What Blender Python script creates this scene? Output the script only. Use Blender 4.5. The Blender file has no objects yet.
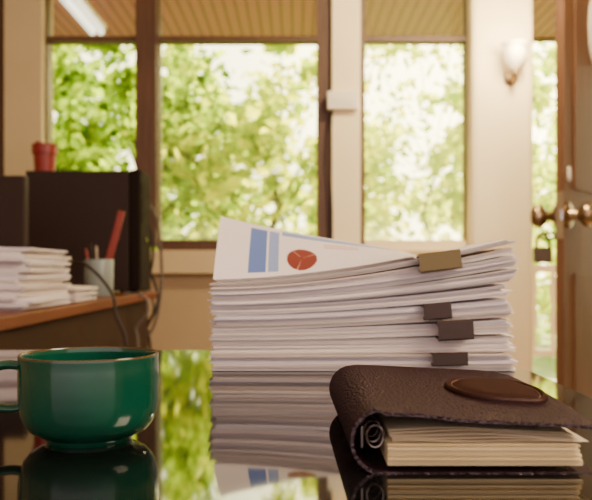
import bpy, bmesh, math, random
from mathutils import Vector, Matrix, noise
random.seed(7)
C = bpy.context.scene.collection
F=800.0; HZ=268.0; CZ=0.875
def WX(px,d): return (px-296)/F*d
def WZ(py,d): return CZ-(py-HZ)/F*d

# ---------------------------------------------------------------- materials
def mat(name,col,rough=0.5,metal=0.0,var=0.0,scale=8.0,bump=0.0,bscale=60.0,stretch=(1,1,1),trans=0,coat=0,ior=None,emit=0,spec=None,tint=None,alpha=None):
    m=bpy.data.materials.new(name); m.use_nodes=True
    nt=m.node_tree; b=nt.nodes["Principled BSDF"]
    b.inputs["Base Color"].default_value=(*col,1); b.inputs["Roughness"].default_value=rough
    b.inputs["Metallic"].default_value=metal
    if coat: b.inputs["Coat Weight"].default_value=coat; b.inputs["Coat Roughness"].default_value=0.08
    if ior: b.inputs["IOR"].default_value=ior
    if spec is not None: b.inputs["Specular IOR Level"].default_value=spec
    if tint: b.inputs["Specular Tint"].default_value=(*tint,1)
    if alpha: b.inputs["Alpha"].default_value=alpha
    if emit: b.inputs["Emission Color"].default_value=(*col,1); b.inputs["Emission Strength"].default_value=emit
    tc=nt.nodes.new("ShaderNodeTexCoord"); mp=nt.nodes.new("ShaderNodeMapping")
    mp.inputs["Scale"].default_value=stretch
    nt.links.new(tc.outputs["Object"],mp.inputs["Vector"])
    if var>0:
        n=nt.nodes.new("ShaderNodeTexNoise"); n.inputs["Scale"].default_value=scale; n.inputs["Detail"].default_value=5
        r=nt.nodes.new("ShaderNodeValToRGB")
        r.color_ramp.elements[0].position=0.3; r.color_ramp.elements[1].position=0.7
        r.color_ramp.elements[0].color=(*[max(0,c*(1-var)) for c in col],1)
        r.color_ramp.elements[1].color=(*[min(1,c*(1+var)) for c in col],1)
        nt.links.new(mp.outputs[0],n.inputs["Vector"]); nt.links.new(n.outputs["Fac"],r.inputs["Fac"])
        nt.links.new(r.outputs["Color"],b.inputs["Base Color"])
    if bump>0:
        n=nt.nodes.new("ShaderNodeTexNoise"); n.inputs["Scale"].default_value=bscale; n.inputs["Detail"].default_value=3
        bp=nt.nodes.new("ShaderNodeBump"); bp.inputs["Strength"].default_value=bump; bp.inputs["Distance"].default_value=0.002
        nt.links.new(mp.outputs[0],n.inputs["Vector"]); nt.links.new(n.outputs["Fac"],bp.inputs["Height"]); nt.links.new(bp.outputs[0],b.inputs["Normal"])
    return m

M_glass_top=mat("black_glass",(0.004,0.004,0.004),0.045,ior=1.8)
M_green=mat("green_glaze",(0.003,0.072,0.040),0.15,var=0.12,scale=30,coat=0.4)
M_rim=mat("brown_rim_glaze",(0.10,0.055,0.02),0.2)
M_paper=mat("paper",(0.92,0.85,0.82),0.75,var=0.03,scale=5)
M_paper2=mat("paper_cool",(0.84,0.79,0.82),0.75,var=0.03,scale=5)
M_paper3=mat("paper_warm",(0.93,0.83,0.74),0.75,var=0.03,scale=5)
M_blue=mat("print_blue",(0.13,0.22,0.55),0.7); M_lblue=mat("print_pale_blue",(0.30,0.40,0.70),0.7)
M_red=mat("print_red",(0.24,0.040,0.025),0.7); M_pink=mat("print_salmon",(0.62,0.26,0.18),0.7)
M_clipd=mat("clip_brown_metal",(0.045,0.026,0.020),0.4,0.2)
M_clipo=mat("clip_olive_metal",(0.16,0.12,0.045),0.3,0.4)
M_wire=mat("clip_wire",(0.6,0.55,0.45),0.25,1.0)
M_cream=mat("cream_pages",(0.90,0.76,0.44),0.8,var=0.05,scale=20)
M_greyp=mat("grey_pages",(0.80,0.69,0.48),0.8)
M_chrome=mat("chrome",(0.75,0.72,0.68),0.15,1.0)
M_ring=mat("dark_nickel",(0.25,0.22,0.20),0.25,1.0)
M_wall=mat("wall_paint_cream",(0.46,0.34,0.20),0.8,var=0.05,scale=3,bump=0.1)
M_wallp=mat("pillar_paint_shaded",(0.60,0.48,0.28),0.8,var=0.05,scale=3)  # darker copy of the pillar cream, dimness of the left put into colour
M_pillar=mat("pillar_paint_lit",(0.95,0.82,0.54),0.8,var=0.03,scale=3)  # lighter copy of the same cream, bright glow put into its colour
M_frame=mat("dark_frame_wood",(0.085,0.036,0.017),0.5,var=0.3,scale=6,stretch=(8,8,0.6))
M_door=mat("door_wood",(0.13,0.056,0.024),0.5,var=0.25,scale=5,stretch=(8,8,0.5))
M_desk=mat("desk_wood_edge",(0.14,0.032,0.010),0.45,var=0.25,scale=5,stretch=(6,0.6,6),spec=0.15)
M_deskd=mat("desk_panel_wood",(0.03,0.012,0.007),0.7,var=0.2,scale=5,spec=0.1)
M_black=mat("black_plastic",(0.032,0.019,0.015),0.6,bump=0.1,bscale=300,spec=0.2)
M_black2=mat("dark_grey_plastic",(0.015,0.010,0.008),0.8,spec=0.06)
M_redp=mat("red_plastic",(0.24,0.018,0.012),0.4)
M_orange=mat("orange_red_plastic",(0.24,0.024,0.012),0.4)
M_cup=mat("pale_teal_ceramic",(0.24,0.29,0.27),0.35)
M_cable=mat("cable_brown_grey",(0.14,0.11,0.09),0.6,spec=0.2); M_cabled=mat("cable_dark",(0.04,0.03,0.027),0.6,spec=0.2)
M_floor=mat("floor_tile",(0.20,0.13,0.08),0.5,var=0.1,scale=2)
M_ceil=mat("ceiling_paint",(0.70,0.62,0.50),0.8)
M_white=mat("white_plastic",(0.88,0.82,0.68),0.4)
M_lampglass=mat("frosted_lamp_glass",(0.97,0.88,0.70),0.2,emit=0.9,alpha=0.55)
M_tube=mat("lamp_tube",(0.95,0.93,0.86),0.4,emit=1.6)
M_brass=mat("old_brass",(0.36,0.26,0.15),0.3,1.0)
M_lock=mat("lock_steel",(0.07,0.045,0.03),0.55,0.0)
M_ground=mat("lawn",(0.16,0.22,0.05),0.9,var=0.4,scale=4)
M_rail=mat("railing_paint",(0.75,0.60,0.45),0.6)
M_bark=mat("bark",(0.05,0.035,0.015),0.9,var=0.3,scale=10)

def leather(name,dif,glo,rough,fac,vs,st):
    m=bpy.data.materials.new(name); m.use_nodes=True; nt=m.node_tree; nt.nodes.clear()
    o=nt.nodes.new("ShaderNodeOutputMaterial")
    d=nt.nodes.new("ShaderNodeBsdfDiffuse"); d.inputs["Color"].default_value=(*dif,1)
    g=nt.nodes.new("ShaderNodeBsdfGlossy"); g.inputs["Color"].default_value=(*glo,1); g.inputs["Roughness"].default_value=rough
    mx=nt.nodes.new("ShaderNodeMixShader"); mx.inputs[0].default_value=fac
    tc=nt.nodes.new("ShaderNodeTexCoord"); v=nt.nodes.new("ShaderNodeTexVoronoi"); v.inputs["Scale"].default_value=vs
    bp=nt.nodes.new("ShaderNodeBump"); bp.inputs["Strength"].default_value=st; bp.inputs["Distance"].default_value=0.0013; bp.invert=True
    nt.links.new(tc.outputs["Object"],v.inputs["Vector"]); nt.links.new(v.outputs["Distance"],bp.inputs["Height"])
    nt.links.new(bp.outputs[0],d.inputs["Normal"]); nt.links.new(bp.outputs[0],g.inputs["Normal"])
    nt.links.new(d.outputs[0],mx.inputs[1]); nt.links.new(g.outputs[0],mx.inputs[2]); nt.links.new(mx.outputs[0],o.inputs[0])
    return m
M_leather=leather("brown_leather",(0.020,0.0095,0.0125),(0.72,0.58,0.66),0.30,0.085,430,1.0)
M_leather2=leather("smooth_dark_leather",(0.028,0.011,0.009),(0.8,0.58,0.54),0.42,0.030,900,0.3)
M_stitch=mat("stitching",(0.20,0.10,0.07),0.6,spec=0.1)

def slat_mat():
    m=mat("slatted_soffit",(0.42,0.22,0.13),0.6)
    nt=m.node_tree; b=nt.nodes["Principled BSDF"]
    tc=nt.nodes.new("ShaderNodeTexCoord"); w=nt.nodes.new("ShaderNodeTexWave"); w.inputs["Scale"].default_value=4.0; w.bands_direction='X'
    r=nt.nodes.new("ShaderNodeValToRGB"); r.color_ramp.elements[0].position=0.0; r.color_ramp.elements[1].position=0.25
    r.color_ramp.elements[0].color=(0.15,0.055,0.07,1); r.color_ramp.elements[1].color=(0.40,0.155,0.175,1)
    nt.links.new(tc.outputs["Object"],w.inputs["Vector"]); nt.links.new(w.outputs["Color"],r.inputs["Fac"]); nt.links.new(r.outputs["Color"],b.inputs["Base Color"])
    return m
M_slat=slat_mat()

def leaf_mat(name,c1,c2):
    m=bpy.data.materials.new(name); m.use_nodes=True; nt=m.node_tree; nt.nodes.clear()
    o=nt.nodes.new("ShaderNodeOutputMaterial"); g=nt.nodes.new("ShaderNodeNewGeometry"); r=nt.nodes.new("ShaderNodeValToRGB")
    r.color_ramp.elements[0].color=(*c1,1); r.color_ramp.elements[1].color=(*c2,1)
    d=nt.nodes.new("ShaderNodeBsdfDiffuse"); t=nt.nodes.new("ShaderNodeBsdfTranslucent"); mx=nt.nodes.new("ShaderNodeMixShader"); mx.inputs[0].default_value=0.65
    nt.links.new(g.outputs["Random Per Island"],r.inputs["Fac"])
    nt.links.new(r.outputs[0],d.inputs[0]); nt.links.new(r.outputs[0],t.inputs[0])
    nt.links.new(d.outputs[0],mx.inputs[1]); nt.links.new(t.outputs[0],mx.inputs[2]); nt.links.new(mx.outputs[0],o.inputs[0])
    return m
M_leafA=leaf_mat("leaves_green",(0.03,0.10,0.0),(0.56,0.78,0.01))
M_leafB=leaf_mat("leaves_yellow_green",(0.20,0.36,0.0),(0.94,0.96,0.05))
M_leafD=leaf_mat("leaves_pale_sunlit",(0.42,0.62,0.04),(1.0,1.0,0.22))  # glare over the right-hand trees put into the leaf colour
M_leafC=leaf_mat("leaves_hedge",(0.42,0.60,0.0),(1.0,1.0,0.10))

def pane_mat(name,haze):
    # window glass with a pale warm veil mixed in to imitate sun haze
    m=bpy.data.materials.new(name); m.use_nodes=True; nt=m.node_tree; nt.nodes.clear()
    o=nt.nodes.new("ShaderNodeOutputMaterial"); t=nt.nodes.new("ShaderNodeBsdfTransparent"); t.inputs[0].default_value=(0.99,0.985,0.97,1)
    tr=nt.nodes.new("ShaderNodeBsdfTranslucent"); tr.inputs[0].default_value=(1.0,0.93,0.72,1)
    mx=nt.nodes.new("ShaderNodeMixShader"); mx.inputs[0].default_value=haze
    nt.links.new(t.outputs[0],mx.inputs[1]); nt.links.new(tr.outputs[0],mx.inputs[2]); nt.links.new(mx.outputs[0],o.inputs[0])
    return m

# ---------------------------------------------------------------- helpers
def smooth(ob,ang=40):
    for p in ob.data.polygons: p.use_smooth=True
    try: ob.data.set_sharp_from_angle(angle=math.radians(ang))
    except Exception: pass

def fin(name,bm,mats,root=None,sm=False,origin=True,bev=0,label=None,cat=None,group=None,kind=None):
    bmesh.ops.recalc_face_normals(bm,faces=bm.faces[:])
    me=bpy.data.meshes.new(name); 
    if origin and bm.verts:
        xs=[v.co.x for v in bm.verts]; ys=[v.co.y for v in bm.verts]; zs=[v.co.z for v in bm.verts]
        o=Vector(((min(xs)+max(xs))/2,(min(ys)+max(ys))/2,min(zs)))
        for v in bm.verts: v.co-=o
    else: o=Vector((0,0,0))
    bm.to_mesh(me); bm.free()
    ob=bpy.data.objects.new(name,me); ob.location=o; C.objects.link(ob)
    for m in (mats if isinstance(mats,(list,tuple)) else [mats]): me.materials.append(m)
    if sm: smooth(ob)
    if bev:
        md=ob.modifiers.new("bevel","BEVEL"); md.width=bev; md.segments=2; md.limit_method='ANGLE'
    if root is not None:
        ob.parent=root
        ob.matrix_parent_inverse=Matrix.Translation(-root.location)
    tag(ob,label,cat,group,kind)
    return ob
def tag(ob,label=None,cat=None,group=None,kind=None):
    if label: ob["label"]=label
    if cat: ob["category"]=cat
    if group: ob["group"]=group
    if kind: ob["kind"]=kind
def empty(name,loc,label,cat,group=None,kind=None):
    e=bpy.data.objects.new(name,None); e.location=loc; e.empty_display_size=0.05; C.objects.link(e)
    tag(e,label,cat,group,kind); return e
def box(bm,x0,x1,y0,y1,z0,z1,mi=0,M=None):
    vs=[bm.verts.new((x,y,z)) for x in (x0,x1) for y in (y0,y1) for z in (z0,z1)]
    if M is not None:
        for v in vs: v.co=M@v.co
    for f in ((0,1,3,2),(4,6,7,5),(0,4,5,1),(2,3,7,6),(0,2,6,4),(1,5,7,3)):
        fa=bm.faces.new([vs[i] for i in f]); fa.material_index=mi
def B(name,x0,x1,y0,y1,z0,z1,m,root=None,**k):
    bm=bmesh.new(); box(bm,x0,x1,y0,y1,z0,z1); return fin(name,bm,m,root,**k)
def lathe(bm,prof,cx,cy,cz,seg=64,mis=None,M=None):
    rings=[]
    for r,z in prof:
        if r<1e-6:
            rings.append([bm.verts.new((cx,cy,cz+z))])
        else:
            rings.append([bm.verts.new((cx+r*math.cos(2*math.pi*i/seg),cy+r*math.sin(2*math.pi*i/seg),cz+z)) for i in range(seg)])
    if M is not None:
        for rg in rings:
            for v in rg: v.co=M@v.co
    for k in range(len(rings)-1):
        a,b=rings[k],rings[k+1]
        for i in range(seg):
            j=(i+1)%seg
            if len(a)==1 and len(b)==1: continue
            if len(a)==1: f=bm.faces.new((a[0],b[j],b[i]))
            elif len(b)==1: f=bm.faces.new((a[i],a[j],b[0]))
            else: f=bm.faces.new((a[i],a[j],b[j],b[i]))
            if mis: f.material_index=mis[k]
def catmull(pts,n=8):
    P=[Vector(p) for p in pts]; P=[P[0]*2-P[1]]+P+[P[-1]*2-P[-2]]; out=[]
    for i in range(1,len(P)-2):
        for k in range(n):
            t=k/n; a,b,c,d=P[i-1],P[i],P[i+1],P[i+2]
            out.append(0.5*((2*b)+(c-a)*t+(2*a-5*b+4*c-d)*t*t+(3*b-a-3*c+d)*t**3))
    out.append(P[-2]); return out
def tube(bm,pts,r,seg=10,n=8,ry=None,closed=False,sm=True):
    path=catmull(pts,n) if sm else [Vector(p) for p in pts]
    up=Vector((0.013,0.02,1)); rings=[]; N=len(path); prev=None
    for i,p in enumerate(path):
        if closed: t=path[(i+1)%N]-path[i-1]
        else: t=path[min(i+1,N-1)]-path[max(i-1,0)]
        t.normalize()
        if prev is None:
            s=t.cross(up)
            if s.length<0.1: s=t.cross(Vector((0,1,0)))
        else: s=prev-t*prev.dot(t)
        s.normalize(); prev=s; u=s.cross(t)
        rr=ry if ry else r
        rings.append([bm.verts.new(p+s*math.cos(2*math.pi*k/seg)*rr+u*math.sin(2*math.pi*k/seg)*r) for k in range(seg)])
    M=N if closed else N-1
    for i in range(M):
        a=rings[i]; b=rings[(i+1)%N]
        for k in range(seg):
            l=(k+1)%seg; bm.faces.new((a[k],a[l],b[l],b[k]))
    if not closed:
        bm.faces.new(rings[0][::-1]); bm.faces.new(rings[-1])
def sphere(bm,c,r,M=None,sx=1,sy=1,sz=1,seg=20):
    mm=Matrix.Translation(c)@Matrix.Diagonal((sx,sy,sz,1))
    if M is not None: mm=M@mm
    bmesh.ops.create_uvsphere(bm,u_segments=seg,v_segments=seg//2,radius=r,matrix=mm)
def cyl(bm,p0,p1,r,seg=20):
    p0=Vector(p0);p1=Vector(p1); tube(bm,[p0,p1],r,seg,sm=False)

# ---------------------------------------------------------------- room shell
YW=4.5
def st(name,x0,x1,y0,y1,z0,z1,m,**k):
    return B(name,x0,x1,y0,y1,z0,z1,m,kind="structure",**k)
st("floor",-2.4,2.8,-1.5,4.7,-0.1,0.0,M_floor,label="tan tiled office floor")
st("ceiling",-2.4,2.8,-1.5,4.7,2.9,3.0,M_ceil,label="pale painted ceiling")
st("wall_left",-2.5,-2.4,-1.5,4.7,0,2.9,M_wall,label="cream painted side wall")
st("wall_right",2.8,2.9,-1.5,4.7,0,2.9,M_wall,label="cream painted side wall")
SILL=WZ(247,YW)
bm=bmesh.new()
xa,xb=-1.62,-1.412; xc,xd=0.2025,0.36; xe,xf=0.962,1.305
box(bm,-2.4,xf,YW,YW+0.15,0,SILL-0.02)            # lower wall
box(bm,-2.4,2.8,YW,YW+0.15,2.52,2.9)              # header
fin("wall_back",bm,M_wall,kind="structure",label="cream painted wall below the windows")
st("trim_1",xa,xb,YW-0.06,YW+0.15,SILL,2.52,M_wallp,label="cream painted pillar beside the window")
st("trim_2",xc,xd,YW-0.04,YW+0.15,SILL,2.52,M_pillar,label="cream painted post between windows")
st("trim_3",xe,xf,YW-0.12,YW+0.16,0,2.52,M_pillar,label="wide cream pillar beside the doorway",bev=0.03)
st("trim_4",-2.4,xa,YW-0.03,YW+0.15,SILL,2.52,M_frame,label="dark wooden panel beside the pillar")
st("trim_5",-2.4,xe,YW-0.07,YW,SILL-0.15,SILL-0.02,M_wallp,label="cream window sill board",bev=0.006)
st("trim_6",WX(137,YW),WX(158,YW),YW-0.05,YW+0.1,SILL,2.52,M_frame,label="dark wooden post between windows")
st("trim_7",2.2,2.28,YW-0.02,YW+0.15,0,2.52,M_frame,label="dark door jamb")
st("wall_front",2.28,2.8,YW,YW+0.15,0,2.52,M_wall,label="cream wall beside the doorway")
def window(n,x0,x1,wl,wr,lab,haze,bot=None):
    root=empty("window_%d"%n,((x0+x1)/2,YW+0.04,SILL),lab,"window",kind="structure")
    bm=bmesh.new(); y0,y1=YW+0.0,YW+0.08
    box(bm,x0,x0+wl,y0,y1,SILL-0.02,2.52); box(bm,x1-wr,x1,y0,y1,SILL-0.02,2.52)
    box(bm,x0+wl,x1-wr,y0,y1,2.150,2.180); box(bm,x0+wl,x1-wr,y0,y1,2.48,2.52)
    fin("window_frame",bm,M_frame,root)
    B("bottom_rail",x0+wl,x1-wr,y0,y1,SILL-0.02,SILL+0.04,bot or M_frame,root)
    bm=bmesh.new(); v=[bm.verts.new(c) for c in ((x0+wl,YW+0.04,SILL+0.04),(x1-wr,YW+0.04,SILL+0.04),(x1-wr,YW+0.04,2.48),(x0+wl,YW+0.04,2.48))]; bm.faces.new(v)
    fin("window_pane",bm,pane_mat("hazed_glass",haze),root)
window(1,xb,WX(137,YW),0.012,0.008,"dark framed window looking onto trees",0.01)
window(2,WX(158,YW),xc,0.008,0.085,"wide dark framed window looking onto trees",0.05)
window(3,xd,xe,0.028,0.006,"dark framed window looking onto sunlit trees",0.17,M_pillar)

# exterior
B("ground",-14,14,4.66,22,-0.4,-0.3,M_ground,kind="structure",label="sunlit lawn outside",cat="lawn")
B("floor_veranda",-3,3.5,4.66,6.3,-0.3,0.0,M_floor,kind="structure",label="veranda floor")
st("ceiling_soffit",-3.5,3.6,4.66,6.35,2.7,2.76,M_slat,label="slatted wooden eave soffit over the windows")
st("trim_8",-3.5,3.6,6.35,6.43,2.685,2.80,M_frame,label="dark fascia board of the eave")
root=empty("fluorescent_lamp",(-1.49,5.7,2.62),"white fluorescent batten lamp under the wooden eave","lamp")
bm=bmesh.new(); box(bm,-1.56,-1.42,5.2,6.0,2.665,2.70); fin("lamp_housing",bm,M_white,root)
bm=bmesh.new(); 
for dx in (-0.032,0.032): cyl(bm,(-1.49+dx,5.22,2.640),(-1.49+dx,5.98,2.640),0.026)
fin("lamp_tube",bm,M_tube,root,sm=True)
root=empty("railing",(2.1,6.15,0),"pale painted veranda railing with upright balusters","railing")
bm=bmesh.new(); box(bm,1.2,3.2,6.12,6.18,0.84,0.90); fin("handrail",bm,M_rail,root)
bm=bmesh.new(); box(bm,1.2,3.2,6.13,6.17,0.2,0.25); fin("bottom_rail",bm,M_rail,root)
for i in range(14):
    bm=bmesh.new(); x=1.25+i*0.145; lathe(bm,[(0,0),(0.016,0),(0.016,0.1),(0.026,0.2),(0.016,0.32),(0.026,0.45),(0.016,0.59),(0,0.59)],x,6.15,0.25,seg=12); fin("baluster",bm,M_rail,root,sm=True)
for x in (1.22,3.18):
    B("post",x-0.03,x+0.03,6.12,6.18,0,0.84,M_rail,root)

# trees
def tree(x,y,h,cr,n,lm,lab,seed,zmin=0.2,ls=0.13,nc=34,tr=0.03,br=0.006,spread=0.62):
    rnd=random.Random(seed)
    root=empty("tree",(x,y,-0.3),lab,"tree",group="trees outside the windows")
    bm=bmesh.new()
    tube(bm,[(x,y,-0.3),(x+0.05,y,h*0.3),(x-0.08,y+0.1,h*0.45),(x+0.05,y,h*0.6)],tr,10)
    cents=[]
    for k in range(nc):
        a=rnd.uniform(0,6.28); rr=cr*math.sqrt(rnd.random()); zz=rnd.uniform(zmin,h+0.3)
        c=Vector((x+rr*math.cos(a),y+rr*math.sin(a)*0.8,zz)); cents.append((c,rnd.uniform(0.16,0.42)))
        b0=Vector((x,y,min(h*0.6,max(0.1,zz-0.5*rr-0.1))))
        tube(bm,[b0,(b0+c)/2+Vector((0,0,-0.05)),c],br,5,n=4)
    fin("trunk",bm,M_bark,root,sm=True)
    bm=bmesh.new()
    for i in range(n):
        c,r=rnd.choice(cents)
        p=c+Vector((rnd.gauss(0,1),rnd.gauss(0,1),rnd.gauss(0,0.75)))*r*spread
        if p.z<-0.25: continue
        L=ls*rnd.uniform(0.6,1.3); W=L*0.36
        d=Vector((rnd.gauss(0,1),rnd.gauss(0,1),rnd.gauss(-0.4,0.7))).normalized()
        s=d.cross(Vector((rnd.gauss(0,1),rnd.gauss(0,1),rnd.gauss(0,1)))).normalized()
        nn=d.cross(s)*0.12*L
        v=[bm.verts.new(p),bm.verts.new(p+d*L*0.4+s*W+nn),bm.verts.new(p+d*L),bm.verts.new(p+d*L*0.4-s*W+nn)]
        bm.faces.new(v)
    f=fin("foliage",bm,lm,root,kind="stuff")
tree(-3.3,8.2,3.6,1.3,3200,M_leafA,"leafy green tree outside, partly shaded",1,ls=0.14,br=0.014,tr=0.04,nc=28)
tree(-1.7,9.0,2.9,1.3,3200,M_leafA,"leafy green tree with sunlit branches outside",2,ls=0.14,br=0.014,tr=0.04,nc=28)
tree(-0.2,8.4,2.6,1.15,2200,M_leafB,"bushy sunlit tree with yellow-green leaves",3,ls=0.14,br=0.008)
tree(1.5,8.8,3.2,1.25,1900,M_leafD,"pale sunlit yellow-green tree outside",4,ls=0.14,tr=0.015,br=0.004)
tree(3.0,8.4,3.2,1.1,1900,M_leafD,"pale sunlit yellow-green tree outside",5,ls=0.14,tr=0.015,br=0.004)
tree(-3.4,13.0,4.6,1.9,3200,M_leafA,"tall green tree further from the house",6,ls=0.22)
tree(-0.2,13.5,4.3,2.1,3200,M_leafC,"bright green tree further from the house",8,ls=0.23)
tree(3.8,13.0,4.4,2.0,2600,M_leafD,"bright pale green tree further from the house",9,ls=0.24)

# ---------------------------------------------------------------- pillar fixtures
x=WX(510,4.38); z=WZ(66,4.38); SX,SZ=x,z
root=empty("wall_sconce",(x,4.38,z-0.09),"frosted glass wall sconce mounted on the cream pillar","lamp")
bm=bmesh.new(); lathe(bm,[(0,0),(0.036,0),(0.036,0.012),(0.024,0.02),(0,0.02)],0,0,0,32,M=Matrix.Translation((x,4.38,z-0.07))@Matrix.Rotation(math.pi/2,4,'X')); fin("backplate",bm,M_brass,root,sm=True)
bm=bmesh.new(); tube(bm,[(x,4.365,z-0.07),(x,4.32,z-0.095),(x,4.28,z-0.075),(x,4.28,z-0.03)],0.008); fin("arm",bm,M_brass,root,sm=True)
bm=bmesh.new(); lathe(bm,[(0.02,-0.03),(0.03,-0.02),(0.052,0.005),(0.060,0.035),(0.060,0.055),(0.056,0.070),(0.078,0.095),(0.075,0.097),(0.052,0.070),(0.056,0.055),(0.055,0.035),(0.047,0.008),(0.026,-0.016),(0.02,-0.03)],x,4.28,z,32); fin("lamp_shade",bm,M_lampglass,root,sm=True)
bm=bmesh.new(); sphere(bm,(x,4.28,z+0.015),0.018); fin("bulb",bm,M_tube,root,sm=True)
x=WX(342,YW); z=WZ(103,YW)
root=empty("switch_box",(x,YW-0.05,z-0.05),"cream plastic switch box on the window post","switch")
bm=bmesh.new(); box(bm,x-0.085,x+0.085,YW-0.085,YW-0.04,z-0.05,z+0.05); fin("switch_housing",bm,M_white,root,bev=0.006)
for dx in (-0.04,0.0,0.04):
    B("rocker",x+dx-0.013,x+dx+0.013,YW-0.09,YW-0.085,z-0.022,z+0.022,M_white,root)
bm=bmesh.new(); xx=x-0.06
tube(bm,[(xx,YW-0.05,z-0.05),(xx-0.01,YW-0.05,z-0.3),(xx,YW-0.05,z-0.6),(xx,YW-0.05,SILL+0.02)],0.007); fin("cable",bm,M_cabled,root,sm=True)

# ---------------------------------------------------------------- door
hx,hy=1.75,4.4; fx,fy=1.22,3.7; W=math.hypot(hx-fx,hy-fy); th=math.atan2(fy-hy,fx-hx)
DM=Matrix.Translation((hx,hy,0))@Matrix.Rotation(th,4,'Z')
root=empty("door_1",(hx,hy,0),"open brown wooden door with metal knobs","door",kind="structure")
bm=bmesh.new(); box(bm,0,W,-0.02,0.02,0.01,2.42,M=DM); 
for zz in ((0.15,0.85),(1.25,2.27)):
    for s in (1,-1):
        box(bm,0.12,W-0.14,s*0.02 if s>0 else -0.026,0.026 if s>0 else -0.02,zz[0],zz[1],M=DM)
fin("door_panel",bm,M_door,root,bev=0.003)
kz=WZ(215,fy)
for s in (1,-1):
    R=DM@Matrix.Translation((W-0.045,s*0.021,kz))@Matrix.Rotation(-s*math.pi/2,4,'X')@Matrix.Diagonal((1.15,1.15,1.15,1))
    bm=bmesh.new(); lathe(bm,[(0,0),(0.052,0),(0.052,0.008),(0.026,0.014),(0.019,0.045),(0.030,0.054),(0.047,0.07),(0.049,0.086),(0.040,0.102),(0.015,0.111),(0,0.112)],0,0,0,28,M=R)
    fin("knob",bm,M_brass,root,sm=True,label="round brass knob")
bm=bmesh.new(); box(bm,W,W+0.003,-0.018,0.018,kz-0.11,kz+0.11,M=DM); box(bm,W+0.003,W+0.018,-0.010,0.010,kz-0.022,kz+0.022,M=DM); fin("latch_plate",bm,M_chrome,root)
bm=bmesh.new(); lathe(bm,[(0,0),(0.016,0),(0.016,0.008),(0,0.008)],0,0,0,20,M=DM@Matrix.Translation((W-0.06,0.021,WZ(173,fy)))@Matrix.Diagonal((1,1,2.2,1))@Matrix.Rotation(-math.pi/2,4,'X')); fin("keyhole_plate",bm,M_white,root,sm=True)
pl=DM@Matrix.Translation((W-0.475*W-0.0,0.027,2.07))@Matrix.Diagonal((0.62,1,1.35,1))@Matrix.Rotation(-math.pi/2,4,'X')
bm=bmesh.new(); lathe(bm,[(0,0),(0.13,0),(0.135,0.004),(0.12,0.010),(0,0.012)],0,0,0,40,M=pl); fin("door_plaque",bm,M_white,root,sm=True,label="pale oval plaque")
hz=WZ(236,fy)
bm=bmesh.new(); box(bm,W-0.08,W+0.01,-0.026,-0.021,hz-0.018,hz+0.018,M=DM)
tube(bm,[DM@Vector(p) for p in [(W+0.0,-0.026,hz+0.012),(W+0.0,-0.085,hz+0.012),(W+0.0,-0.085,hz-0.012),(W+0.0,-0.026,hz-0.012)]],0.006,8); fin("hasp",bm,M_lock,root)
pc=DM@Vector((W+0.0,-0.080,hz-0.050)); 
root=empty("padlock",(pc.x,pc.y,pc.z-0.06),"small dark metal padlock hanging from the door hasp","padlock")
PM=Matrix.Translation(pc)@Matrix.Rotation(0.1,4,'Z')
bm=bmesh.new(); box(bm,-0.044,0.044,-0.013,0.013,-0.075,0.0,M=PM); fin("lock_body",bm,M_lock,root,bev=0.006)
bm=bmesh.new(); tube(bm,[PM@Vector(p) for p in [(-0.030,0,-0.002),(-0.030,0,0.028),(-0.019,0,0.052),(0,0,0.061),(0.019,0,0.052),(0.030,0,0.028),(0.030,0,-0.002)]],0.008,8); fin("shackle",bm,M_lock,root,sm=True)

# ---------------------------------------------------------------- glass table
TZ=0.75
root=empty("table",(-0.35,0.5,0),"black glass topped table reflecting the windows","table")
bm=bmesh.new(); box(bm,-1.0,0.285,-0.15,1.22,TZ-0.012,TZ); fin("table_top",bm,M_glass_top,root,bev=0.0015,label="glossy black glass table top")
bm=bmesh.new()
box(bm,-0.96,0.245,-0.11,-0.08,TZ-0.07,TZ-0.012);box(bm,-0.96,0.245,1.15,1.18,TZ-0.07,TZ-0.012);box(bm,-0.96,-0.93,-0.08,1.15,TZ-0.07,TZ-0.012);box(bm,0.215,0.245,-0.08,1.15,TZ-0.07,TZ-0.012)
fin("apron",bm,M_deskd,root)
for lx in (-0.96,0.205):
    for ly in (-0.11,1.14): B("leg",lx,lx+0.04,ly,ly+0.04,0,TZ-0.07,M_deskd,root)

# ---------------------------------------------------------------- mug
mx,my=WX(89.5,0.585),0.585
root=empty("mug",(mx,my,TZ),"green glazed ceramic mug with brown rim on the glass table","mug")
prof=[(0,0.003),(0.023,0.003),(0.0245,0.0),(0.0300,0.0),(0.0308,0.0015),(0.0312,0.0030),(0.0355,0.0048),(0.0415,0.0082),(0.0460,0.0135),(0.0487,0.0205),(0.0499,0.030),(0.0502,0.042),(0.0500,0.054),(0.0498,0.0595),(0.0499,0.0605),(0.0499,0.0618),
      (0.0494,0.0628),(0.0482,0.0628),(0.0476,0.0618),(0.0475,0.058),(0.0478,0.045),(0.0476,0.033),(0.045,0.018),(0.036,0.010),(0.0,0.0075)]
mis=[0]*(len(prof)-1)
for k in (15,16,17): mis[k]=1
bm=bmesh.new(); lathe(bm,prof,mx,my,TZ,96,mis=mis); fin("mug_body",bm,[M_green,M_rim],root,sm=True)
bm=bmesh.new()
hp=[(mx-0.0485,my,TZ+0.053),(mx-0.058,my-0.001,TZ+0.0545),(mx-0.069,my-0.002,TZ+0.052),(mx-0.0765,my-0.003,TZ+0.043),(mx-0.076,my-0.003,TZ+0.033),(mx-0.069,my-0.002,TZ+0.025),(mx-0.058,my-0.001,TZ+0.0225),(mx-0.0475,my,TZ+0.0235)]
tube(bm,hp,0.0034,14,ry=0.0065); fin("handle",bm,M_green,root,sm=True)

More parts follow.
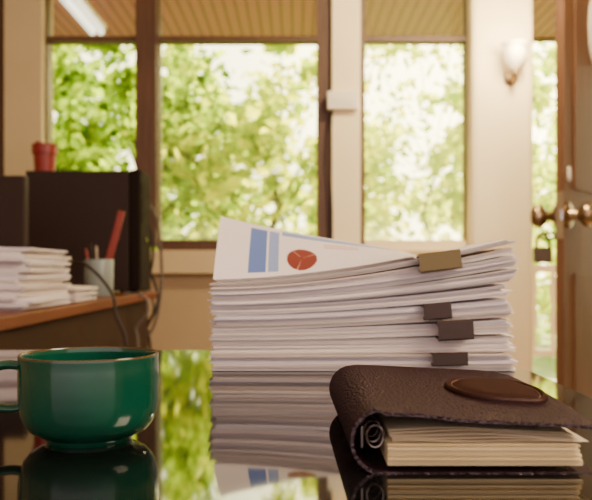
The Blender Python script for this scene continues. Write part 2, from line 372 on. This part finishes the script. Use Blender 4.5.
# ---------------------------------------------------------------- paper piles
def sheet(bm,x0,x1,y0,y1,zf,th,yaw=0,nx=16,ny=3,mi=0):
    cx,cy=(x0+x1)/2,(y0+y1)/2; ca,sa=math.cos(yaw),math.sin(yaw)
    g=[[],[]]
    for s in (0,1):
        for i in range(nx+1):
            row=[]
            for j in range(ny+1):
                X=x0+(x1-x0)*i/nx; Y=y0+(y1-y0)*j/ny
                xr=cx+(X-cx)*ca-(Y-cy)*sa; yr=cy+(X-cx)*sa+(Y-cy)*ca
                row.append(bm.verts.new((xr,yr,zf(xr,yr)+s*th)))
            g[s].append(row)
    for s in (0,1):
        for i in range(nx):
            for j in range(ny):
                q=(g[s][i][j],g[s][i+1][j],g[s][i+1][j+1],g[s][i][j+1])
                f=bm.faces.new(q if s else q[::-1]); f.material_index=mi
    for i in range(nx):
        for j in (0,ny):
            q=(g[0][i][j],g[0][i+1][j],g[1][i+1][j],g[1][i][j]); f=bm.faces.new(q if j==0 else q[::-1]); f.material_index=mi
    for j in range(ny):
        for i in (0,nx):
            q=(g[0][i][j],g[0][i][j+1],g[1][i][j+1],g[1][i][j]); f=bm.faces.new(q if i else q[::-1]); f.material_index=mi

XL,XR,YF,YB=-0.101,0.262,0.965,1.175
HL,HR=0.106,0.161
def sU(x):
    u=min(1.05,max(0,(x-XL)/(XR-XL))); return u**1.5
ND=42; PER=6; NS=ND*PER
rnd=random.Random(23)
# Loose ends: at the right the bundles open into irregular gaps, at the left they stay pressed together
gaps=[]
for d in range(ND):
    g=rnd.uniform(0.7,1.35)
    if d in (7,14,19,25,29,33,37,39): g=1.0+rnd.uniform(0.7,1.8)
    gaps.append(g)
tot=sum(gaps); cum=[0]
for g in gaps: cum.append(cum[-1]+g/tot)
gapL=[1.0+rnd.uniform(-0.3,0.5) for d in range(ND)]; totL=sum(gapL); cumL=[0]
for g in gapL: cumL.append(cumL[-1]+g/totL)
def edge_r(t):
    return -0.003+0.004*math.sin(t*9+1)-(0.008*math.exp(-((t-0.66)/0.10)**2))+0.004*t
for d in range(ND):
    bm=bmesh.new(); t=d/ND
    jx0=rnd.gauss(0,0.0022); jx1=edge_r(t)+rnd.gauss(0,0.0036); jy=rnd.gauss(0,0.0013); yaw=rnd.gauss(0,0.005)
    ph=rnd.uniform(0,6.28)
    if 0.80<t<0.86: jx0-=0.003
    for k in range(PER):
        a=k/PER
        tR=cum[d]+a*min(gaps[d],1.35)/tot; tL=cumL[d]+a*gapL[d]/totL
        tk=(HL/NS)*0.82*rnd.uniform(0.80,1.15)
        def zf(x,y,tR=tR,tL=tL,ph=ph):
            u=min(1.05,max(0,(x-XL)/(XR-XL))); s=u**1.5; w=min(1,u*1.15)
            tt=tL*(1-w)+tR*w
            wob=0.0006*math.sin(20*x+ph)*s
            sag=-0.0025*math.sin(min(1,u)*math.pi)*tt**1.5
            return TZ+0.0006+tt**(1.0+0.15*s)*(HL+(HR-HL)*s)+wob*0.5+sag
        sheet(bm,XL+jx0+rnd.gauss(0,0.0009),XR+jx1+rnd.gauss(0,0.0014),YF+jy+rnd.gauss(0,0.0007),YB+jy,zf,tk,yaw+rnd.gauss(0,0.0010),nx=16,ny=2)
    m=[M_paper,M_paper,M_paper2,M_paper3,M_paper][rnd.randrange(5)]
    fin("document",bm,m,label="loose stapled bundle of white printed sheets in a tall stack",cat="paper",group="documents in the tall stack")

# top report page with chart
def ztop(x):
    s=sU(x); u=min(1,max(0,(x-XL)/(XR-XL))); return TZ+0.002+HL+(HR-HL)*s-0.0025*math.sin(u*math.pi)
bm=bmesh.new(); NX,NY=190,100
x0,x1=-0.100,0.145
def pt(u,v):
    x=x0+(x1-x0)*u; y=0.966+v*0.165+0.006*(1-u)*math.sin(v*3.1)
    l=max(0,1-u*0.93)**0.86; z=ztop(x)+0.087*(v**0.85)*l+0.004*math.sin(v*3.14)*(1-u)
    return Vector((x+0.006*v-0.012*v*(1-u),y,z))
def chart(u,v):
    du=(u-0.440)/0.078; dv=(v-0.25)/0.21; rr=du*du+dv*dv
    if rr<1:
        a=math.atan2(dv,du)
        if rr>0.01 and (abs(a-2.2)<0.05 or abs(a-0.5)<0.05 or abs(a+1.9)<0.05): return 4
        return 3
    if 0.170<u<0.257 and 0.05<v<0.88: return 1
    if 0.270<u<0.320 and 0.05<v<0.88: return 2
    if 0.335<u<0.98 and 0.80<v<0.94: return 2
    if 0.56<u<0.74 and (0.55<v<0.58 or 0.64<v<0.67): return 4
    return 0
gt=[[bm.verts.new(pt(i/NX,j/NY)+Vector((0,0,0.0033))) for j in range(NY+1)] for i in range(NX+1)]
for i in range(NX):
    for j in range(NY):
        f=bm.faces.new((gt[i][j],gt[i+1][j],gt[i+1][j+1],gt[i][j+1])); f.material_index=chart((i+.5)/NX,(j+.5)/NY)
for lay in range(1,4):
    g2=[[bm.verts.new(pt(i/12,j/10)+Vector((0.0015*lay,0.001*lay,0.0011*(3-lay)))) for j in range(11)] for i in range(13)]
    for i in range(12):
        for j in range(10):
            bm.faces.new((g2[i][j],g2[i+1][j],g2[i+1][j+1],g2[i][j+1]))
me=fin("report_page",bm,[M_paper,M_blue,M_lblue,M_red,M_pink],sm=False,label="curled printed report page with blue bars and red pie chart",cat="paper")
smooth(me,60)

def clip(px,py,w,h,m,lab,d=0.955,tilt=0.0):
    x=WX(px,d); z=WZ(py,d); 
    root=empty("binder_clip",(x,d,z-h/2),lab,"clip",group="binder clips on the stack")
    bm=bmesh.new(); y0=d-0.004; y1=d+0.020; t=0.0012
    pr=[(y1,h*0.32),(y0+0.002,h*0.5),(y0,h*0.42),(y0,-h*0.42),(y0+0.002,-h*0.5),(y1,-h*0.32)]
    a=[[bm.verts.new((x+sx*w/2,yy,z+zz)) for yy,zz in pr] for sx in (-1,1)]
    inn=[(y1,h*0.32-t),(y0+0.003,h*0.5-2*t),(y0+t,h*0.4-t),(y0+t,-h*0.4+t),(y0+0.003,-h*0.5+2*t),(y1,-h*0.32+t)]
    b=[[bm.verts.new((x+sx*w/2,yy,z+zz)) for yy,zz in inn] for sx in (-1,1)]
    for i in range(5):
        bm.faces.new((a[0][i],a[1][i],a[1][i+1],a[0][i+1])); bm.faces.new((b[0][i],b[0][i+1],b[1][i+1],b[1][i]))
        for s in (0,1): bm.faces.new((a[s][i],a[s][i+1],b[s][i+1],b[s][i]))
    for i in (0,5): bm.faces.new((a[0][i],a[1][i],b[1][i],b[0][i]))
    fin("clip_body",bm,m,root)
    for s in (1,-1):
        bm=bmesh.new(); zz=z+s*(h*0.32+0.0012)
        tube(bm,[(x-w*0.3,y0+0.002,z+s*h*0.5),(x-w*0.28,y1,zz),(x-w*0.15,y1+0.018,zz),(x+w*0.15,y1+0.018,zz),(x+w*0.28,y1,zz),(x+w*0.3,y0+0.002,z+s*h*0.5)],0.0008,6,n=5)
        fin("wire_handle",bm,M_wire,root,sm=True)
    root.rotation_euler=(0,-tilt,0)
clip(441,261,0.050,0.023,M_clipo,"wide olive metal binder clip on the top bundle",d=0.953,tilt=0.12)
clip(438,311,0.033,0.020,M_clipd,"small dark brown binder clip on the stack",tilt=0.08)
clip(456,330,0.042,0.024,M_clipd,"dark brown binder clip on the stack's front edge",d=0.950,tilt=0.06)
clip(450,359,0.042,0.016,M_clipd,"dark brown binder clip near the stack's base",tilt=0.02)

# ---------------------------------------------------------------- planner
PX0,PX1,PY0,PY1=0.034,0.1825,0.486,0.700
root=empty("planner",((PX0+PX1)/2,(PY0+PY1)/2,TZ),"dark brown pebbled leather ring planner with cream pages","planner")
t=0.0021
def prof_cover():
    out=[]
    out+=[(PX1+0.002,0.0006),(0.12,0.0006),(0.065,0.0006),(0.052,0.0012)]
    for k in range(1,12):
        a=-math.pi/2-math.pi*k/12
        out.append((0.053+0.018*math.cos(a),0.0195+0.0185*math.sin(a)))
    out+=[(0.056,0.0383),(0.075,0.0378),(0.10,0.0366),(0.13,0.0352),(0.16,0.0338),(PX1-0.004,0.0326),(PX1+0.002,0.0316)]
    return out
pc=prof_cover()
bm=bmesh.new(); NYc=16; rows=[]
def nrm(i):
    a=Vector(pc[max(0,i-1)]); b=Vector(pc[min(len(pc)-1,i+1)]); d=(b-a).normalized(); return Vector((d.y,-d.x))
DROP=-0.0055
for j in range(NYc+1):
    v=j/NYc; y=PY0+(PY1-PY0)*v; r0=[];r1=[]
    for i,(x,z) in enumerate(pc):
        n=nrm(i); f=(1 if z>0.02 else 0)
        bulge=0.0006*math.sin(v*math.pi)*f*(1 if i>16 else 0.3)
        drop=DROP*(1-v)**3*f*(1 if i>16 else (0.6 if i>14 else 0))
        sh=-0.004*v
        e=0
        if i in (0,len(pc)-1): 
            if j in (0,NYc): e=-0.005
            elif j in (1,NYc-1): e=-0.0010
        r0.append(bm.verts.new((x+sh+e,y,TZ+z+bulge+drop)))
        r1.append(bm.verts.new((x+sh+e-n.x*t,y,TZ+z-n.y*t+bulge+drop)))
    rows.append((r0,r1))
for j in range(NYc):
    for s in (0,1):
        for i in range(len(pc)-1):
            bm.faces.new((rows[j][s][i],rows[j][s][i+1],rows[j+1][s][i+1],rows[j+1][s][i]))
    for i in (0,len(pc)-1):
        bm.faces.new((rows[j][0][i],rows[j+1][0][i],rows[j+1][1][i],rows[j][1][i]))
for j in (0,NYc):
    for i in range(len(pc)-1):
        bm.faces.new((rows[j][0][i],rows[j][0][i+1],rows[j][1][i+1],rows[j][1][i]))
ob=fin("cover",bm,M_leather,root,sm=True,label="dark brown pebbled leather cover"); smooth(ob,50)
# pages
rnd=random.Random(5)
bm=bmesh.new()
for k in range(22):
    z=TZ+0.0042+k*0.00060
    e=rnd.uniform(-0.0014,0.0014)
    sheet(bm,0.056,0.175+e-0.0001*k,PY0+0.003+e*0.8,PY1-0.006,lambda x,y,z=z:z,0.00040,nx=4,ny=1)
fin("page_block",bm,M_cream,root)
bm=bmesh.new()
for k in range(6):
    z=TZ+0.0178; a=k/5
    e=rnd.uniform(-0.0025,0.0025)
    def zf(x,y,a=a,z=z,k=k):
        u=(x-0.056)/0.12; return z+a*(0.0064-0.0030*u)+0.0022*math.sin(u*3.1)*a+0.0005*math.sin(u*9+k)
    sheet(bm,0.058,0.178-0.010*a+e,PY0+0.005+0.004*a+e,PY1-0.008,zf,0.0003,yaw=rnd.gauss(0,0.010),nx=14,ny=1)
fin("loose_pages",bm,M_greyp,root)
for yy in (0.506,0.522,0.538,0.64,0.656,0.672):
    bm=bmesh.new(); pts=[(0.0500+0.0055*math.cos(a*math.pi/10),yy,TZ+0.0185+0.0070*math.sin(a*math.pi/10)) for a in range(20)]
    tube(bm,pts,0.0009,8,closed=True,sm=False); fin("binder_ring",bm,M_ring,root,sm=True)
bm=bmesh.new(); box(bm,0.0400,0.0420,PY0+0.014,PY1-0.01,TZ+0.012,TZ+0.026); fin("ring_plate",bm,M_ring,root,bev=0.0008)
# closure tab
def topz(x,y):
    v=(y-PY0)/(PY1-PY0)
    for i in range(len(pc)-1):
        if pc[i][1]>0.02 and pc[i][0]<=x<=pc[i+1][0]:
            f=(x-pc[i][0])/(pc[i+1][0]-pc[i][0]); z=pc[i][1]*(1-f)+pc[i+1][1]*f; break
    else: z=pc[-1][1]
    return z+0.0006*math.sin(v*math.pi)+DROP*(1-v)**3
yc=0.578; hw=0.042; xs0=0.108; xs1=0.178
def tab_outline(ins):
    o=[]
    for k in range(25):
        a=math.pi/2+math.pi*k/24; o.append((xs0+0.032+(0.032-ins)*math.cos(a),yc+(hw-ins)*math.sin(a)))
    for k in range(17):
        a=-math.pi/2+math.pi*k/16; o.append((xs1-0.020+(0.020-ins)*math.cos(a),yc+(hw-ins)*math.sin(a)))
    return o
bm=bmesh.new()
levels=[(0,0.0),(0,0.0038),(0.0012,0.0052),(0.0035,0.0052),(0.0045,0.0038),(0.0060,0.0038),(0.009,0.0058),(0.016,0.0064)]
rg=[]
for ins,h in levels:
    rg.append([bm.verts.new((x,y,TZ+topz(x,y)+h)) for x,y in tab_outline(ins)])
for a,b in zip(rg,rg[1:]):
    n=len(a)
    for k in range(n):
        l=(k+1)%n; bm.faces.new((a[k],a[l],b[l],b[k]))
bm.faces.new(rg[-1]); bm.faces.new(rg[0][::-1])
ob=fin("closure_tab",bm,M_leather2,root,sm=True,label="raised rounded leather closure tab"); smooth(ob,35)
bm=bmesh.new(); o=[Vector((x,y,TZ+topz(x,y)+0.0042)) for x,y in tab_outline(0.0052)]
tube(bm,o,0.0004,5,closed=True,sm=False); fin("stitching",bm,M_stitch,root,sm=True)

# ---------------------------------------------------------------- far desk
DX=-0.572; DZ=0.78
root=empty("desk",(-1.3,2.25,0),"reddish brown wooden office desk with dark side panel","desk")
bm=bmesh.new(); box(bm,-2.2,DX,1.35,3.3,DZ-0.028,DZ); fin("desk_top",bm,M_desk,root,bev=0.003)
bm=bmesh.new(); box(bm,-2.15,DX-0.03,3.2,3.23,0.05,DZ-0.028); box(bm,DX-0.045,DX-0.02,1.4,3.2,0.0,DZ-0.028); fin("side_panel",bm,M_deskd,root)
B("drawer",DX-0.5,DX-0.05,1.42,1.44,DZ-0.16,DZ-0.04,M_door,root)
# pc tower
tx0,tx1,ty0,ty1=WX(28,3.0),DX-0.004,2.97,3.17; th_=0.457
root=empty("computer_tower",((tx0+tx1)/2,3.07,DZ),"black computer tower standing side-on on the desk","computer")
bm=bmesh.new(); box(bm,tx0,tx1-0.045,ty0,ty1,DZ+0.01,DZ+th_); fin("case",bm,M_black,root,bev=0.004)
bm=bmesh.new(); box(bm,tx1-0.043,tx1,ty0-0.004,ty1+0.004,DZ+0.008,DZ+th_+0.004); fin("front_panel",bm,M_black2,root,bev=0.008)
for k in range(4): 
    qx=[tx0+0.03,tx0+0.03,tx1-0.08,tx1-0.08][k]; qy=[ty0+0.01,ty1-0.04][k%2]
    B("foot",qx,qx+0.03,qy,qy+0.03,DZ,DZ+0.01,M_black2,root)
for k in range(3): B("drive_bay",tx1,tx1+0.003,ty0+0.02,ty1-0.02,DZ+0.26+k*0.055,DZ+0.305+k*0.055,M_black2,root)
bm=bmesh.new(); cyl(bm,(tx1,3.07,DZ+0.2),(tx1+0.004,3.07,DZ+0.2),0.012); fin("power_button",bm,M_ring,root,sm=True)
# monitor
root=empty("monitor",(-1.06,2.55,DZ),"black computer monitor on the desk beside the tower","monitor")
bm=bmesh.new(); box(bm,-1.27,WX(27,2.55),2.53,2.57,WZ(248,2.55),WZ(176,2.55)); fin("screen_housing",bm,M_black,root,bev=0.006)
bm=bmesh.new(); box(bm,-1.22,-0.92,2.57,2.60,WZ(240,2.55),WZ(190,2.55)); fin("rear_housing",bm,M_black2,root,bev=0.008)
bm=bmesh.new(); box(bm,-1.10,-1.04,2.575,2.60,DZ+0.012,WZ(235,2.55)); fin("neck",bm,M_black2,root)
bm=bmesh.new(); lathe(bm,[(0,0),(0.10,0),(0.10,0.006),(0.03,0.014),(0,0.014)],-1.07,2.57,DZ,40); fin("base",bm,M_black2,root,sm=True)
# red cup on tower
px_=WX(45,3.05); pz=DZ+th_
root=empty("plastic_cup",(px_,3.05,pz),"red plastic cup standing on top of the computer tower","cup")
bm=bmesh.new(); lathe(bm,[(0,0),(0.038,0),(0.043,0.070),(0.048,0.072),(0.049,0.108),(0.045,0.108),(0.041,0.070),(0.035,0.004),(0,0.004)],px_,3.05,pz,32); fin("cup_body",bm,M_redp,root,sm=True)
bm=bmesh.new(); box(bm,px_-0.034,px_-0.012,3.04,3.052,pz+0.006,pz+0.120); fin("eraser",bm,M_orange,sm=False,label="small orange-red stick standing in the red plastic cup",cat="stick")
# pen cup
cx_,cy_=WX(99,2.7),2.7
root=empty("pen_holder",(cx_,cy_,DZ),"pale teal ceramic cup used as a pen holder","cup")
bm=bmesh.new(); lathe(bm,[(0,0),(0.045,0),(0.047,0.005),(0.049,0.12),(0.047,0.124),(0.044,0.12),(0.042,0.008),(0,0.008)],cx_,cy_,DZ,40); fin("cup_body",bm,M_cup,root,sm=True)
def pen(dx,dy,tx,ty,L,r,m,lab,cat="pen"):
    bm=bmesh.new(); p0=Vector((cx_+dx,cy_+dy,DZ+0.012)); dr=Vector((tx,ty,1)).normalized()
    tube(bm,[p0,p0+dr*L*0.95],r,10,sm=False); tube(bm,[p0+dr*L*0.951,p0+dr*L],r*0.6,8,sm=False)
    fin("pen",bm,m,sm=True,label=lab,cat=cat,group="pens in the ceramic cup")
pen(-0.015,0.01,-0.10,0.05,0.17,0.005,M_black,"black pen standing in the ceramic cup")
pen(0.00,-0.015,-0.02,-0.05,0.16,0.005,M_wire,"grey metal pen standing in the ceramic cup")
pen(-0.02,-0.01,-0.15,0.02,0.15,0.005,M_redp,"red pen standing in the ceramic cup")
KM=Matrix.Translation((cx_+0.004,cy_,DZ+0.012))@Matrix.Rotation(0.26,4,'Y')
root=empty("utility_knife",(cx_+0.004,cy_,DZ+0.012),"orange-red plastic utility knife leaning in the ceramic cup","knife")
bm=bmesh.new(); box(bm,-0.012,0.012,-0.006,0.006,0.06,0.285,M=KM); fin("knife_handle",bm,M_orange,root,bev=0.004)
bm=bmesh.new(); box(bm,-0.008,0.008,-0.001,0.001,0.0,0.06,M=KM); fin("blade",bm,M_chrome,root)

# desk paper piles
def pile(x0,x1,y0,y1,z0,n,per,h,lab,grp,seed,yaw0=0.0,jx=0.008):
    r=random.Random(seed)
    cx,cy=(x0+x1)/2,(y0+y1)/2
    for d in range(n):
        bm=bmesh.new(); a=r.gauss(0,jx); b=r.gauss(0,jx); yw=yaw0+r.gauss(0,0.03)
        for k in range(per):
            z=z0+0.0005+h*(d*per+k)/(n*per); sag=0.005*d/n
            sheet(bm,x0+a+r.gauss(0,0.002),x1+a+r.gauss(0,0.002),y0+b,y1+b,lambda x,y,z=z,sag=sag:z+sag*math.sin((x-x0)*14),h/(n*per)*0.75,yw,nx=6,ny=2)
        fin("document",bm,[M_paper,M_paper2,M_paper2][r.randrange(3)],label=lab,cat="paper",group=grp)
pile(-0.93,-0.605,1.78,2.12,DZ,18,3,0.145,"white printed papers piled on the wooden desk","documents on the wooden desk",3,jx=0.006)
pile(-0.86,-0.615,2.24,2.45,DZ,5,3,0.04,"low bundle of papers on the wooden desk","documents in a low pile on the desk",4,jx=0.006)

# cables
def cable(pts,r,m,lab):
    bm=bmesh.new(); tube(bm,pts,r,8,n=10); fin("cable",bm,m,sm=True,label=lab,cat="cable",group="cables by the desk")
def P(px,py,d): return (WX(px,d),d,WZ(py,d))
def G(px,d): return (WX(px,d),d,0.012)
cable([P(138,205,3.2),P(152,208,3.22),P(160,240,3.25),P(161,290,3.25),P(152,330,3.25),P(132,348,3.28),P(128,420,3.3),G(128,3.3)],0.0065,M_cable,"brown-grey cable hanging from the computer tower past the desk edge")
cable([P(136,222,3.34),P(150,228,3.34),P(153,255,3.34),P(147,285,3.34),P(140,310,3.34),P(150,345,3.34),P(150,430,3.34),G(150,3.34)],0.0065,M_cabled,"thin dark cable curling beside the computer tower")
cable([P(72,262,2.8),P(84,264,2.62),P(100,277,2.45),P(113,296,2.35),P(116,315,2.32),P(126,345,2.3),P(126,430,2.3),G(126,2.3)],0.005,M_cabled,"dark cable looping over the desk edge")
cable([P(138,262,3.4),P(150,272,3.4),P(158,300,3.4),P(148,325,3.4),P(134,350,3.4),P(132,440,3.4),G(132,3.4)],0.0065,M_cabled,"dark cable dropping behind the desk")
cable([P(136,240,3.46),P(148,246,3.46),P(146,275,3.46),P(154,310,3.46),P(142,340,3.46),P(140,430,3.46),G(140,3.46)],0.0065,M_cable,"brown-grey cable dropping behind the desk")
cable([P(124,293,2.9),P(144,297,2.9),P(147,312,2.9),P(136,328,2.9),P(138,345,2.9),P(138,430,2.9),G(138,2.9)],0.006,M_cable,"brown-grey cable hanging in a loop over the desk edge")

# ---------------------------------------------------------------- light
GLOW=Vector((0.42,1.0,0.40)).normalized()
SUN=Vector((0.40,1.0,0.85)).normalized()
w=bpy.data.worlds.new("world"); bpy.context.scene.world=w; w.use_nodes=True
nt=w.node_tree; bg=nt.nodes["Background"]
tc=nt.nodes.new("ShaderNodeTexCoord"); dp=nt.nodes.new("ShaderNodeVectorMath"); dp.operation='DOT_PRODUCT'; dp.inputs[1].default_value=GLOW
mr=nt.nodes.new("ShaderNodeMapRange"); mr.inputs["From Min"].default_value=-1; mr.inputs["From Max"].default_value=1
cr=nt.nodes.new("ShaderNodeValToRGB"); e=cr.color_ramp.elements
e[0].position=0.0; e[0].color=(0.110,0.083,0.082,1)
e[1].position=1.0; e[1].color=(1.0,0.87,0.50,1)
k=e.new(0.55); k.color=(0.11,0.087,0.073,1)
k=e.new(0.80); k.color=(0.24,0.23,0.13,1)
k=e.new(0.95); k.color=(0.52,0.48,0.27,1)
k=e.new(0.985); k.color=(1.0,0.87,0.48,1)
nt.links.new(tc.outputs["Generated"],dp.inputs[0]); nt.links.new(dp.outputs["Value"],mr.inputs["Value"]); nt.links.new(mr.outputs[0],cr.inputs["Fac"]); nt.links.new(cr.outputs[0],bg.inputs[0])
bg.inputs[1].default_value=15.0
s=bpy.data.lights.new("sun","SUN"); s.energy=32; s.angle=math.radians(3); s.color=(1.0,0.84,0.50)
so=bpy.data.objects.new("sun",s); C.objects.link(so); so.rotation_euler=(-SUN).to_track_quat('-Z','Y').to_euler()
def area(name,loc,tgt,e,size,col):
    a=bpy.data.lights.new(name,"AREA"); a.energy=e; a.size=size; a.color=col
    ao=bpy.data.objects.new(name,a); C.objects.link(ao); ao.location=loc
    ao.rotation_euler=(Vector(tgt)-Vector(loc)).to_track_quat('-Z','Y').to_euler()
area("added_warm_fill",(1.6,0.3,2.2),(0.28,0.95,0.85),72,0.8,(1,0.77,0.53))  # unseen fill light, added to warm and brighten the paper stack
area("added_pillar_wash",(0.95,3.0,2.85),(1.15,4.4,1.5),95,0.3,(1,0.78,0.46))  # unseen light added to make the pillar glow, no fixture here
p=bpy.data.lights.new("added_sconce_glow","POINT"); p.energy=26; p.shadow_soft_size=0.06; p.color=(1,0.78,0.44)  # added light floating ahead of the sconce to brighten the pillar
po=bpy.data.objects.new("added_sconce_glow",p); C.objects.link(po); po.location=(SX,4.08,SZ+0.1)

# ---------------------------------------------------------------- camera
cam=bpy.data.cameras.new("camera"); co=bpy.data.objects.new("camera",cam); C.objects.link(co)
co.location=(0,0,CZ); co.rotation_euler=(math.pi/2,0,0)
cam.sensor_width=36; cam.lens=F/592*36; cam.shift_y=(HZ-250)/592; cam.clip_start=0.01
cam.dof.use_dof=True; cam.dof.focus_distance=0.68; cam.dof.aperture_fstop=10
bpy.context.scene.camera=co
